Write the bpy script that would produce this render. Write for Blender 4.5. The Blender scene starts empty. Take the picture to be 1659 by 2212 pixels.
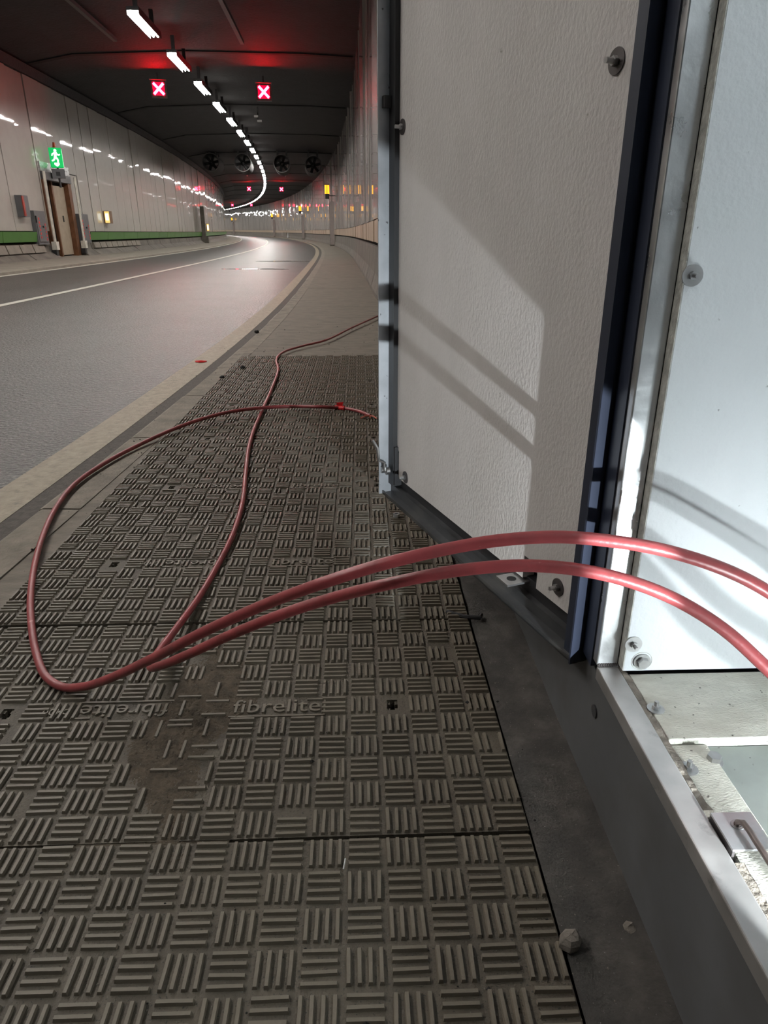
import bpy, math, random
import numpy as np
from mathutils import Vector, Matrix
random.seed(7); np.random.seed(7)
sc = bpy.context.scene
COL = sc.collection

# ------------------------------------------------------------------ camera, world, exposure
W, H = 1659., 2212.
FPX = 1481.4
PITCH = math.radians(22.23)
CAMH = 0.9
cd = bpy.data.cameras.new('camera'); cam = bpy.data.objects.new('camera', cd); COL.objects.link(cam)
cam.location = (0, 0, CAMH); cam.rotation_euler = (math.pi/2 - PITCH, 0, 0)
cd.sensor_fit = 'VERTICAL'; cd.sensor_height = 36.0; cd.lens = 36.0*FPX/H
cd.clip_start = 0.02; cd.clip_end = 600
sc.camera = cam
world = bpy.data.worlds.new('world'); sc.world = world; world.use_nodes = True
world.node_tree.nodes['Background'].inputs[0].default_value = (0.6, 0.55, 0.6, 1)
world.node_tree.nodes['Background'].inputs[1].default_value = 0.004
sc.view_settings.view_transform = 'Standard'
sc.view_settings.look = 'None'
sc.view_settings.gamma = 1.0
sc.view_settings.use_curve_mapping = False
sc.view_settings.exposure = 0.0
try:
    sc.cycles.sample_clamp_indirect = 6.0
    sc.cycles.max_bounces = 5; sc.cycles.diffuse_bounces = 3; sc.cycles.glossy_bounces = 3
    sc.cycles.caustics_refractive = False
except Exception:
    pass
LAMP = 205.0          # radiance of the ceiling tubes
WORK = 1.0            # scale of the work light in the cabinet

CP, SP = math.cos(PITCH), math.sin(PITCH)
def P(px, py, dep):                       # point at a depth along the optical axis
    a = (px-W/2)/FPX; t = (py-H/2)/FPX
    return Vector((a*dep, dep*(CP-t*SP), CAMH-dep*(SP+t*CP)))
def F(px, py, z=0.0):                     # point on a horizontal plane
    t = (py-H/2)/FPX
    return P(px, py, (CAMH-z)/(SP+t*CP))

# ------------------------------------------------------------------ materials
def mat(name, col, rough=0.6, metal=0.0, var=0.2, scale=6.0, bump=0.0, bscale=80.0, col2=None, mix=(0.45, 0.62),
        scale2=2.0, rvar=0.0, spec=0.5, coat=0.0, speck=None, speck_scale=150.0, speck_t=0.66, aniso=None):
    m = bpy.data.materials.new(name); m.use_nodes = True
    nt = m.node_tree; b = nt.nodes['Principled BSDF']; N = nt.nodes.new; L = nt.links.new
    b.inputs['Roughness'].default_value = rough; b.inputs['Metallic'].default_value = metal
    b.inputs['Specular IOR Level'].default_value = spec
    b.inputs['Coat Weight'].default_value = coat; b.inputs['Coat Roughness'].default_value = 0.035
    tc = N('ShaderNodeTexCoord'); out = tc.outputs['Object']
    if aniso:
        mp = N('ShaderNodeMapping'); mp.inputs['Scale'].default_value = aniso; L(out, mp.inputs[0]); vec = mp.outputs[0]
    else: vec = out
    nz = N('ShaderNodeTexNoise'); nz.inputs['Scale'].default_value = scale; nz.inputs['Detail'].default_value = 6
    L(vec, nz.inputs['Vector'])
    r = N('ShaderNodeValToRGB')
    lo = [max(0, c*(1-var)) for c in col[:3]]+[1]; hi = [min(1, c*(1+var)) for c in col[:3]]+[1]
    r.color_ramp.elements[0].position = 0.3; r.color_ramp.elements[1].position = 0.7
    r.color_ramp.elements[0].color = lo; r.color_ramp.elements[1].color = hi
    L(nz.outputs['Fac'], r.inputs[0]); cur = r.outputs[0]
    if col2:
        n2 = N('ShaderNodeTexNoise'); n2.inputs['Scale'].default_value = scale2; n2.inputs['Detail'].default_value = 8
        n2.inputs['Roughness'].default_value = 0.65
        L(vec, n2.inputs['Vector'])
        mr = N('ShaderNodeMapRange'); mr.inputs[1].default_value = mix[0]; mr.inputs[2].default_value = mix[1]
        L(n2.outputs['Fac'], mr.inputs[0])
        mx = N('ShaderNodeMix'); mx.data_type = 'RGBA'
        L(mr.outputs[0], mx.inputs['Factor']); L(cur, mx.inputs['A']); mx.inputs['B'].default_value = (*col2[:3], 1)
        cur = mx.outputs['Result']
    if speck:
        n3 = N('ShaderNodeTexNoise'); n3.inputs['Scale'].default_value = speck_scale; n3.inputs['Detail'].default_value = 3
        L(out, n3.inputs['Vector'])
        m3 = N('ShaderNodeMapRange'); m3.inputs[1].default_value = speck_t; m3.inputs[2].default_value = speck_t+0.05
        L(n3.outputs['Fac'], m3.inputs[0])
        mx = N('ShaderNodeMix'); mx.data_type = 'RGBA'
        L(m3.outputs[0], mx.inputs['Factor']); L(cur, mx.inputs['A']); mx.inputs['B'].default_value = (*speck[:3], 1)
        cur = mx.outputs['Result']
    L(cur, b.inputs['Base Color'])
    if rvar:
        m4 = N('ShaderNodeMapRange'); m4.inputs[3].default_value = max(0.02, rough-rvar); m4.inputs[4].default_value = min(1, rough+rvar)
        m4.inputs[1].default_value = 0.3; m4.inputs[2].default_value = 0.7
        L(nz.outputs['Fac'], m4.inputs[0]); L(m4.outputs[0], b.inputs['Roughness'])
    if bump:
        nb = N('ShaderNodeTexNoise'); nb.inputs['Scale'].default_value = bscale; nb.inputs['Detail'].default_value = 4
        L(vec, nb.inputs['Vector'])
        bp = N('ShaderNodeBump'); bp.inputs['Strength'].default_value = min(1, bump); bp.inputs['Distance'].default_value = 0.6/bscale
        L(nb.outputs['Fac'], bp.inputs['Height']); L(bp.outputs[0], b.inputs['Normal'])
    return m
def emit(name, col, strength):
    m = bpy.data.materials.new(name); m.use_nodes = True; nt = m.node_tree
    b = nt.nodes['Principled BSDF']; b.inputs['Base Color'].default_value = (*[min(1, c) for c in col], 1)
    b.inputs['Emission Color'].default_value = (*col, 1); b.inputs['Emission Strength'].default_value = strength
    return m

M = {}
M['asphalt'] = mat('asphalt', (0.05, 0.046, 0.042), 0.43, var=0.4, scale=60, bump=1.0, bscale=42, rvar=0.12, col2=(0.034, 0.031, 0.028), scale2=0.8, speck=(0.17, 0.16, 0.148), speck_scale=60, speck_t=0.58)
M['gutter'] = mat('gutter_asphalt', (0.055, 0.047, 0.038), 0.75, var=0.35, scale=40, bump=0.9, bscale=120)
M['yellow_line'] = mat('worn_edge_line_paint', (0.27, 0.225, 0.16), 0.6, var=0.18, scale=25, bump=0.6, bscale=90, col2=(0.13, 0.112, 0.088), mix=(0.52, 0.75), scale2=22)
M['white_line'] = mat('white_line_paint', (0.5, 0.48, 0.42), 0.5, var=0.12, scale=20)
M['kerb'] = mat('kerb_concrete', (0.2, 0.175, 0.14), 0.8, var=0.2, scale=14, bump=0.5, bscale=60, col2=(0.11, 0.095, 0.075), mix=(0.5, 0.75), scale2=5)
M['walk'] = mat('walkway_concrete', (0.165, 0.143, 0.113), 0.75, var=0.2, scale=9, bump=0.5, bscale=70, col2=(0.09, 0.077, 0.06), mix=(0.5, 0.78), scale2=3, aniso=(1, 3, 1))
M['dust'] = mat('dusty_concrete', (0.082, 0.076, 0.068), 0.9, var=0.3, scale=25, bump=0.9, bscale=160, col2=(0.05, 0.047, 0.043), mix=(0.42, 0.6), scale2=9, speck=(0.2, 0.19, 0.18), speck_scale=260, speck_t=0.7)
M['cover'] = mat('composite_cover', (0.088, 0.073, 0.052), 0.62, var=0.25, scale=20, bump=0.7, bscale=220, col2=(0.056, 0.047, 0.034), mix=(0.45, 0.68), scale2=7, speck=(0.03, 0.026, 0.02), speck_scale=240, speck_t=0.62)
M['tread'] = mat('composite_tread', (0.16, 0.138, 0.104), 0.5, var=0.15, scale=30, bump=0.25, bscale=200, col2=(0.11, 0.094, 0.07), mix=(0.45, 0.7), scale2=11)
M['dirt'] = mat('loose_dirt', (0.075, 0.058, 0.04), 0.95, var=0.35, scale=40, bump=1.0, bscale=180)
M['pit'] = mat('dark_pit', (0.01, 0.01, 0.01), 0.9)
M['panel'] = mat('enamel_panel', (0.40, 0.375, 0.34), 0.4, var=0.04, scale=3, coat=1.0, spec=0.2, col2=(0.38, 0.355, 0.32), mix=(0.5, 0.85), scale2=0.9)
M['panel_right'] = mat('enamel_panel_right', (0.40, 0.37, 0.345), 0.4, var=0.05, scale=3, coat=1.0, spec=0.2, col2=(0.38, 0.35, 0.32), mix=(0.5, 0.85), scale2=0.9)
M['clad'] = mat('beige_cladding', (0.36, 0.27, 0.19), 0.45, var=0.1, scale=3)
M['green'] = mat('green_enamel', (0.06, 0.17, 0.028), 0.35, var=0.08, scale=3)
M['conc'] = mat('barrier_concrete', (0.13, 0.115, 0.095), 0.8, var=0.2, scale=4, bump=0.4, bscale=30, col2=(0.075, 0.066, 0.056), mix=(0.45, 0.75), scale2=1.5)
M['conc2'] = mat('pale_concrete', (0.2, 0.178, 0.145), 0.8, var=0.15, scale=4, bump=0.4, bscale=30)
M['ceil'] = mat('sooty_ceiling', (0.022, 0.020, 0.024), 0.8, var=0.2, scale=2, bump=0.3, bscale=12)
M['joint'] = mat('ceiling_joint', (0.012, 0.012, 0.013), 0.9)
M['black'] = mat('black_metal', (0.02, 0.02, 0.021), 0.5, var=0.2)
M['dark'] = mat('dark_housing', (0.035, 0.034, 0.036), 0.5, var=0.15)
M['greybox'] = mat('grey_box_paint', (0.12, 0.12, 0.125), 0.45, var=0.1)
M['galv'] = mat('galvanised_steel', (0.58, 0.59, 0.6), 0.33, metal=0.9, var=0.12, scale=14, rvar=0.1, bump=0.08, bscale=60)
M['sill'] = mat('dirty_galvanised_sill', (0.47, 0.46, 0.45), 0.42, metal=0.75, var=0.15, scale=18, rvar=0.1, col2=(0.2, 0.19, 0.18), mix=(0.58, 0.75), scale2=16)
M['plinth'] = mat('grey_cabinet_paint', (0.105, 0.108, 0.112), 0.48, var=0.1, scale=6, col2=(0.075, 0.073, 0.07), mix=(0.45, 0.75), scale2=5)
M['navy'] = mat('navy_frame_paint', (0.024, 0.03, 0.05), 0.42, var=0.12, scale=8)
M['blackrail'] = mat('black_seal', (0.014, 0.014, 0.016), 0.5, var=0.1)
M['doorlip'] = mat('door_lip_paint', (0.045, 0.046, 0.048), 0.42, var=0.25, scale=20, col2=(0.07, 0.067, 0.062), mix=(0.5, 0.7), scale2=10)
M['freelip'] = mat('bare_steel_lip', (0.42, 0.44, 0.47), 0.4, metal=0.6, var=0.12, scale=20, speck=(0.1, 0.1, 0.1), speck_scale=60, speck_t=0.68)
M['skin'] = mat('cabinet_skin_paint', (0.12, 0.125, 0.13), 0.45, var=0.08)
M['board'] = mat('insulation_board', (0.55, 0.525, 0.51), 0.75, var=0.04, scale=10, bump=0.55, bscale=170, col2=(0.49, 0.465, 0.44), mix=(0.5, 0.9), scale2=4, speck=(0.3, 0.28, 0.25), speck_scale=45, speck_t=0.74, aniso=(1, 1, 0.6))
M['inner'] = mat('white_lining_board', (0.58, 0.60, 0.615), 0.6, var=0.03, scale=10, bump=0.25, bscale=120, speck=(0.2, 0.2, 0.2), speck_scale=70, speck_t=0.755)
M['edge'] = mat('cut_board_edge', (0.5, 0.5, 0.46), 0.9, var=0.25, scale=60, bump=0.8, bscale=140)
M['ledge'] = mat('dusty_white_board', (0.56, 0.56, 0.50), 0.8, var=0.12, scale=25, bump=0.6, bscale=200, col2=(0.42, 0.41, 0.35), mix=(0.45, 0.75), scale2=7, speck=(0.08, 0.07, 0.06), speck_scale=110, speck_t=0.68, aniso=(1, 2.5, 1))
M['foam'] = mat('brown_foam', (0.17, 0.15, 0.125), 0.95, var=0.3, scale=60, bump=0.8, bscale=150)
M['mfloor'] = mat('grey_green_metal_floor', (0.3, 0.33, 0.31), 0.45, metal=0.35, var=0.12, scale=15, speck=(0.06, 0.05, 0.05), speck_scale=90, speck_t=0.7)
M['steel'] = mat('zinc_bolt', (0.5, 0.5, 0.5), 0.32, metal=0.95, var=0.15, scale=40)
M['dwasher'] = mat('dark_washer', (0.11, 0.1, 0.1), 0.4, metal=0.7, var=0.2, scale=40)
M['rod'] = mat('rusty_rod', (0.16, 0.13, 0.12), 0.5, metal=0.6, var=0.3, scale=40)
M['cable'] = mat('red_cable_sheath', (0.29, 0.052, 0.056), 0.4, var=0.14, scale=22, bump=0.12, bscale=120, col2=(0.19, 0.045, 0.045), mix=(0.5, 0.72), scale2=18, speck=(0.5, 0.2, 0.19), speck_scale=75, speck_t=0.7)
M['tape'] = mat('bright_red_tape', (0.75, 0.02, 0.025), 0.4, var=0.1)
M['copper'] = mat('cable_core', (0.5, 0.12, 0.08), 0.5, var=0.2)
M['stone'] = mat('pebble_stone', (0.19, 0.17, 0.145), 0.9, var=0.2, scale=60, bump=0.8, bscale=120)
M['grit'] = mat('grit', (0.16, 0.145, 0.12), 0.9, var=0.4, scale=30)
M['grit_dark'] = mat('dark_crumb', (0.012, 0.011, 0.01), 0.9)
M['rust'] = mat('rusty_door_frame', (0.17, 0.075, 0.035), 0.4, metal=0.3, var=0.3, scale=5)
M['cream'] = mat('cream_door', (0.33, 0.27, 0.2), 0.6, var=0.08)
M['orange'] = mat('orange_beacon_lens', (0.4, 0.06, 0.01), 0.3)
M['brown'] = mat('brown_box', (0.16, 0.085, 0.04), 0.5)
M['redbox'] = mat('red_box', (0.35, 0.045, 0.03), 0.5)
M['redmark'] = mat('red_lettering', (0.55, 0.05, 0.04), 0.5)
M['whitepipe'] = mat('white_conduit', (0.6, 0.57, 0.5), 0.4)
M['pillar'] = mat('pale_pillar_paint', (0.36, 0.31, 0.29), 0.45, var=0.08)
M['fan'] = mat('fan_casing', (0.01, 0.01, 0.0105), 0.8, metal=0.0, var=0.15)
M['fanrim'] = mat('fan_rim', (0.09, 0.085, 0.085), 0.5, metal=0.3)
M['pale'] = mat('pale_plastic', (0.55, 0.55, 0.55), 0.6)
M['tube'] = emit('ceiling_tube_glow', (1.0, 0.96, 0.91), LAMP)
M['x'] = emit('red_signal_glow', (1.0, 0.005, 0.012), 180.0)
M['xpanel'] = emit('red_signal_panel', (1.0, 0.0, 0.06), 0.8)  # glow imitating the red halo around the crosses
M['yellow'] = emit('yellow_sign_glow', (1.0, 0.46, 0.02), 1.7)
M['signgreen'] = emit('exit_sign_green', (0.0, 0.5, 0.11), 0.75)
M['signwhite'] = emit('exit_sign_white', (0.85, 1.0, 0.92), 1.1)
M['phone'] = emit('phone_sign_white', (1.0, 1.0, 0.85), 1.3)
M['phoney'] = emit('phone_sign_yellow', (0.9, 0.62, 0.2), 0.8)
M['led'] = emit('work_light_led', (0.88, 0.97, 1.0), 2700.0*WORK)
M['strip'] = emit('cabinet_strip_glow', (0.9, 0.98, 1.0), 60.0*WORK)  # glow of the added roof fill light and the work light lens

# ------------------------------------------------------------------ mesh builder
class MB:
    def __init__(s): s.v = []; s.f = []
    def add(s, vs, fs):
        o = len(s.v); s.v += [tuple(v) for v in vs]; s.f += [tuple(i+o for i in f) for f in fs]; return s
    def box(s, lo, hi, T=None, taper=0.0):
        x0, y0, z0 = lo; x1, y1, z1 = hi; t = taper
        vs = [(x0, y0, z0), (x1, y0, z0), (x1, y1, z0), (x0, y1, z0), (x0+t, y0+t, z1), (x1-t, y0+t, z1), (x1-t, y1-t, z1), (x0+t, y1-t, z1)]
        if T: vs = [T(*v) for v in vs]
        return s.add(vs, [(3, 2, 1, 0), (4, 5, 6, 7), (0, 1, 5, 4), (1, 2, 6, 5), (2, 3, 7, 6), (3, 0, 4, 7)])
    def prism(s, poly, z0, z1, T=None, top=None):
        n = len(poly); top = top or poly
        vs = [(x, y, z0) for x, y in poly]+[(x, y, z1) for x, y in top]
        if T: vs = [T(*v) for v in vs]
        return s.add(vs, [tuple(range(n-1, -1, -1)), tuple(range(n, 2*n))]+[(i, (i+1) % n, n+(i+1) % n, n+i) for i in range(n)])
    def cyl(s, a, b, r0, r1=None, n=16):
        a = Vector(a); b = Vector(b); r1 = r0 if r1 is None else r1
        d = (b-a).normalized(); u = d.orthogonal().normalized(); w = d.cross(u)
        vs = [a+(u*math.cos(2*math.pi*i/n)+w*math.sin(2*math.pi*i/n))*r0 for i in range(n)]
        vs += [b+(u*math.cos(2*math.pi*i/n)+w*math.sin(2*math.pi*i/n))*r1 for i in range(n)]
        return s.add(vs, [tuple(range(n-1, -1, -1)), tuple(range(n, 2*n))]+[(i, (i+1) % n, n+(i+1) % n, n+i) for i in range(n)])
    def lathe(s, a, d, prof, n=20):               # prof: (dist along d, radius)
        a = Vector(a); d = Vector(d).normalized(); u = d.orthogonal().normalized(); w = d.cross(u); o = len(s.v)
        for t, r in prof:
            for i in range(n):
                c = 2*math.pi*i/n; s.v.append(tuple(a+d*t+(u*math.cos(c)+w*math.sin(c))*r))
        for k in range(len(prof)-1):
            for i in range(n):
                j = (i+1) % n; s.f.append((o+k*n+i, o+k*n+j, o+(k+1)*n+j, o+(k+1)*n+i))
        return s
    def tube(s, pts, r, n=10, cap=True):
        pts = [Vector(p) for p in pts]; o = len(s.v); up = None
        for i, p in enumerate(pts):
            d = (pts[min(i+1, len(pts)-1)]-pts[max(i-1, 0)]).normalized()
            if up is None: up = d.orthogonal().normalized()
            up = (up-d*up.dot(d)).normalized(); w = d.cross(up)
            rr = r(i/(len(pts)-1)) if callable(r) else r
            for k in range(n):
                c = 2*math.pi*k/n; s.v.append(tuple(p+(up*math.cos(c)+w*math.sin(c))*rr))
        for i in range(len(pts)-1):
            for k in range(n):
                j = (k+1) % n; s.f.append((o+i*n+k, o+i*n+j, o+(i+1)*n+j, o+(i+1)*n+k))
        if cap: s.f += [tuple(o+k for k in range(n-1, -1, -1)), tuple(o+(len(pts)-1)*n+k for k in range(n))]
        return s
    def mesh(s, name, material, smooth=False):
        me = bpy.data.meshes.new(name); me.from_pydata(s.v, [], s.f); me.materials.append(material)
        if smooth:
            me.polygons.foreach_set('use_smooth', [True]*len(me.polygons))
            try: me.set_sharp_from_angle(angle=math.radians(40))
            except Exception: pass
        me.update(); return me
    def build(s, name, material, parent=None, smooth=False, bevel=0.0):
        return link(name, s.mesh(name, M[material] if isinstance(material, str) else material, smooth), parent, bevel)
def link(name, me, parent=None, bevel=0.0, loc=None, rz=None):
    o = bpy.data.objects.new(name, me); COL.objects.link(o)
    if parent: o.parent = parent
    if loc is not None: o.location = loc
    if rz is not None: o.rotation_euler.z = rz
    if bevel:
        b = o.modifiers.new('bevel', 'BEVEL'); b.width = bevel; b.segments = 2; b.limit_method = 'ANGLE'
    return o
def tag(o, label=None, cat=None, group=None, kind=None):
    if label: o['label'] = label
    if cat: o['category'] = cat
    if group: o['group'] = group
    if kind: o['kind'] = kind
    return o
def empty(name, loc, label=None, cat=None, group=None, kind=None, rz=0.0):
    o = bpy.data.objects.new(name, None); COL.objects.link(o); o.location = loc; o.rotation_euler.z = rz
    o.empty_display_size = 0.05
    return tag(o, label, cat, group, kind)
def adopt(child, parent):                 # parent without moving (parents are translated / turned about z)
    m = Matrix.LocRotScale(parent.location, parent.rotation_euler, None)
    child.parent = parent; child.matrix_parent_inverse = m.inverted(); return child
def text_mesh(name, body, size, extrude, material):
    c = bpy.data.curves.new(name, 'FONT'); c.body = body; c.size = size; c.extrude = extrude; c.align_x = 'CENTER'; c.align_y = 'CENTER'
    c.resolution_u = 2
    o = bpy.data.objects.new(name, c); COL.objects.link(o)
    me = bpy.data.meshes.new_from_object(o.evaluated_get(bpy.context.evaluated_depsgraph_get()))
    bpy.data.objects.remove(o); bpy.data.curves.remove(c)
    me.name = name; me.materials.clear(); me.materials.append(M[material]); return me

# ------------------------------------------------------------------ the tunnel's path: a long bend to the left
K = (CAMH+0.05)/0.9; ZR = -0.05
KS = [-2.5, 0, 15, 35, 70, 200, 400]; KV = [0, .013768, .000254, .002313, .001524, .002654, .0034]
S_ = np.linspace(-26, 330, 7121); i0 = int(np.argmin(abs(S_)))
kap = np.interp(S_, KS, KV); ds = np.diff(S_)
TH = np.concatenate([[0], np.cumsum((kap[1:]+kap[:-1])/2*ds)]); TH = TH-TH[i0]-.045032
tm = (TH[1:]+TH[:-1])/2
PX = np.concatenate([[0], np.cumsum(-np.sin(tm)*ds)]); PY = np.concatenate([[0], np.cumsum(np.cos(tm)*ds)])
PX -= PX[i0]; PY -= PY[i0]
def tp(s, off, z):
    x = np.interp(s, S_, PX); y = np.interp(s, S_, PY); t = np.interp(s, S_, TH); sp = max(s, 0.0)
    zz = z-.001898*sp+1.6e-5*sp*sp-.005462*off
    return Vector((K*(x+off*math.cos(t)), K*(y+off*math.sin(t)), K*zz+ZR))
def th(s): return float(np.interp(s, S_, TH))
def sweep(mb, prof, svals, closed=True, offf=None):
    n = len(prof); o = len(mb.v)
    for s in svals:
        e = offf(s) if offf else 0.0
        for off, z in prof: mb.v.append(tuple(tp(s, off+e, z)))
    m = n if closed else n-1
    for i in range(len(svals)-1):
        for k in range(m):
            j = (k+1) % n; mb.f.append((o+i*n+k, o+i*n+j, o+(i+1)*n+j, o+(i+1)*n+k))
    if closed: mb.f += [tuple(o+k for k in range(n-1, -1, -1)), tuple(o+(len(svals)-1)*n+k for k in range(n))]
    return mb
def srange(a, b, near=1.0, far=3.0):
    r = [a]
    while r[-1] < b-1e-6: r.append(min(b, r[-1]+(near if r[-1] < 60 else far)))
    return r
def smooth(a, b, x):
    t = min(1, max(0, (x-a)/(b-a))); return t*t*(3-2*t)
SEND = 300
# ------------------------------------------------------------------ road, lines, kerbs
ALL = srange(-25, SEND)
tag(sweep(MB(), [(-10.6, 0), (-10.6, -.25), (-1.30, -.25), (-1.30, 0)], ALL).build('floor', 'asphalt'), 'dark wet-looking asphalt road bending left through the tunnel', None, kind='structure')
tag(sweep(MB(), [(-1.505, .0), (-1.505, .0045), (-1.335, .0045), (-1.335, .0)], ALL).build('trim_1', 'yellow_line'), 'worn cream line painted along the road edge', None, kind='structure')
tag(sweep(MB(), [(-4.99, .0), (-4.99, .004), (-4.86, .004), (-4.86, .0)], ALL).build('trim_2', 'white_line'), 'white line between the two lanes', None, kind='structure')
tag(sweep(MB(), [(-7.83, .0), (-7.83, .004), (-7.70, .004), (-7.70, .0)], ALL).build('trim_3', 'white_line'), 'pale line along the far kerb', None, kind='structure')
tag(sweep(MB(), [(-1.335, -.2), (-1.335, .003), (-1.205, .003), (-1.205, -.2)], ALL).build('trim_4', 'gutter'), 'dark gutter strip beside the kerb', None, kind='structure')
kerb = empty('trim_5', (0, 0, 0), 'pale concrete kerb stones along the walkway', kind='structure')
s = -4.0
for i in range(300):
    e = s+.87
    if s > 95: break
    j = .004*math.sin(i*2.3)
    sweep(MB(), [(-1.215+j, -.2), (-1.213+j, .040), (-1.198, .0465), (-1.075, .0465), (-1.075, -.2)], [s+.006, (s+e)/2, e-.006]).build('kerb_stone', 'kerb', kerb)
    s = e
sweep(MB(), [(-1.21, -.2), (-1.21, .043), (-1.075, .043), (-1.075, -.2)], srange(s, SEND)).build('kerb_run', 'kerb', kerb)
# left footway
tag(sweep(MB(), [(-7.83, -.2), (-7.83, .06), (-7.95, .09), (-10.2, .12), (-10.2, -.2)], ALL).build('trim_6', 'conc2'), 'pale concrete footway along the far wall', None, kind='structure')

# ------------------------------------------------------------------ walkway on the right
CA = math.radians(1.9)                     # covers and cabinet are turned a little
cu = Vector((math.cos(CA), math.sin(CA), 0)); cv = Vector((-math.sin(CA), math.cos(CA), 0))
CO = Vector((0.238, 0.83, 0)) - cu*1.2     # left end of the nearest visible seam
def C(a, b, z=0.0):                        # a across (0..1.2), b along
    p = CO+cu*a+cv*b; return (p.x, p.y, z)
COVER_W, COVER_L = 1.2, 0.66
NC = 8; B0, B1 = -COVER_L, COVER_L*7
walk = empty('trim_7', (0, 0, 0), 'brown dusty concrete walkway between kerb and right wall', kind='structure')
# left strip between kerb and covers
mb = MB(); n = 60
yy = np.linspace(-3.0, 5.6, n)
rows = []
for y in yy:
    sk = y/K
    a = tp(sk, -1.078, .0465)
    b = (y-CO.y)/math.cos(CA); q = C(0, b)
    rows.append(((a.x, a.y, -0.002), (q[0]-.004, a.y, -0.001)))
for i, (a, b) in enumerate(rows):
    mb.v += [a, b]
    if i: mb.f.append((2*i-2, 2*i-1, 2*i+1, 2*i))
for i in range(n): mb.v += [(rows[i][0][0], rows[i][0][1], -.15), (rows[i][1][0], rows[i][1][1], -.15)]
for i in range(1, n):
    o = 2*n
    mb.f += [(2*i-1, o+2*i-1, o+2*i+1, 2*i+1), (2*i-2, 2*i, o+2*i, o+2*i-2)]
mb.build('cracked_strip', 'walk', walk)
# right strip between covers and cabinet / wall
mb = MB()
nx, ny = 18, 110
for j in range(ny+1):
    b = -3.2+(B1+3.2)*j/ny
    for i in range(nx+1):
        a = COVER_W+.001+1.9*(i/nx)**1.6
        x, y, _ = C(a, b)
        z = -.002+.006*math.sin(9*x+3*y)*math.sin(7*y-4*x)*min(1, i/3)+(random.random()-.5)*.003*(i > 0)
        # dust drifts up against the cabinet base
        z += .022*math.exp(-((a-COVER_W-.13)/.035)**2)*(.55+.45*math.sin(3.1*y+.6))
        mb.v.append((x, y, z))
for j in range(ny):
    for i in range(nx):
        o = j*(nx+1)+i; mb.f.append((o, o+1, o+nx+2, o+nx+1))
mb.build('dust_strip', 'dust', walk, smooth=True)
# far slab
def wall_bump(s): return .27*(1-smooth(4, 11, s))
y_end = C(0, B1)[1]
slab = MB()
def slabprof(s0, s1): sweep(slab, [(-1.078, -.15), (-1.078, .0455), (0.5, .0455), (0.5, -.15)], srange(s0, s1))
ss = y_end/K+.004
bounds = [ss, ss+.75]+[ss+.75+3.1*i for i in range(1, 24)]
for i in range(len(bounds)-1):
    g = .012 if i else .004
    sweep(MB(), [(-1.078, -.15), (-1.078, .0455-.001*(i % 3)), (0.42, .0455-.001*(i % 2)), (0.42, -.15)], [bounds[i], (bounds[i]+bounds[i+1])/2, bounds[i+1]-g]).build('slab', 'walk', walk)
sweep(MB(), [(-1.078, -.15), (-1.078, .044), (0.42, .044), (0.42, -.15)], srange(bounds[-1], SEND)).build('slab_run', 'walk', walk)
# channel under the covers
mb = MB(); mb.add([C(-.03, B0-2.5, -.06), C(1.25, B0-2.5, -.06), C(1.25, B1+.01, -.06), C(-.03, B1+.01, -.06)], [(0, 1, 2, 3)])
mb.build('channel_bottom', 'pit', walk)
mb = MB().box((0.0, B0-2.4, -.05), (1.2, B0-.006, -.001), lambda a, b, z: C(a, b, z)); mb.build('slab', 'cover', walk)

# access covers with raised tread bars
PIT = .06
def bar_mesh(vert):
    hl, hw, h = .0248, .0037, .0064
    mb = MB(); t = .0013
    a, b = (hw, hl) if vert else (hl, hw)
    mb.box((-a, -b, -.0005), (a, b, h), None, t); return mb.mesh('tread_bar', M['tread'])
BV, BH = bar_mesh(True), bar_mesh(False)
txt = text_mesh('lettering', 'fibrelite', .058, .0022, 'tread')
d4 = text_mesh('lettering_small', 'D400', .026, .0018, 'tread')
ul = MB(); ul.box((-.095, -.030, 0), (.098, -.026, .003)); ul.box((.094, -.030, 0), (.098, .024, .003)); ul.box((.06, .020, 0), (.098, .024, .003))
ULM = ul.mesh('underline', M['tread'])
DIRT = F(410, 1560)
names = ['ribbed composite access cover nearest the camera, cut off by the bottom edge',
         'ribbed composite access cover with large fibrelite lettering under the red cable bend',
         'ribbed composite access cover third from the camera, beside the lower door corner',
         'ribbed composite access cover fourth from the camera, next beyond the loose nut',
         'ribbed composite access cover fifth from the camera, under the middle of the straight cable',
         'ribbed composite access cover where the two red cables cross',
         'second farthest ribbed access cover, under the cable just before it bends right',
         'farthest ribbed access cover, touching the plain concrete slab']
def inframe(p):
    d = p[1]*CP+(CAMH-p[2])*SP
    u = p[1]*SP-(CAMH-p[2])*CP
    px = W/2+FPX*p[0]/d; py = H/2-FPX*u/d
    return d, (-30 < px < W+30 and -30 < py < H+30)
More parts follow.
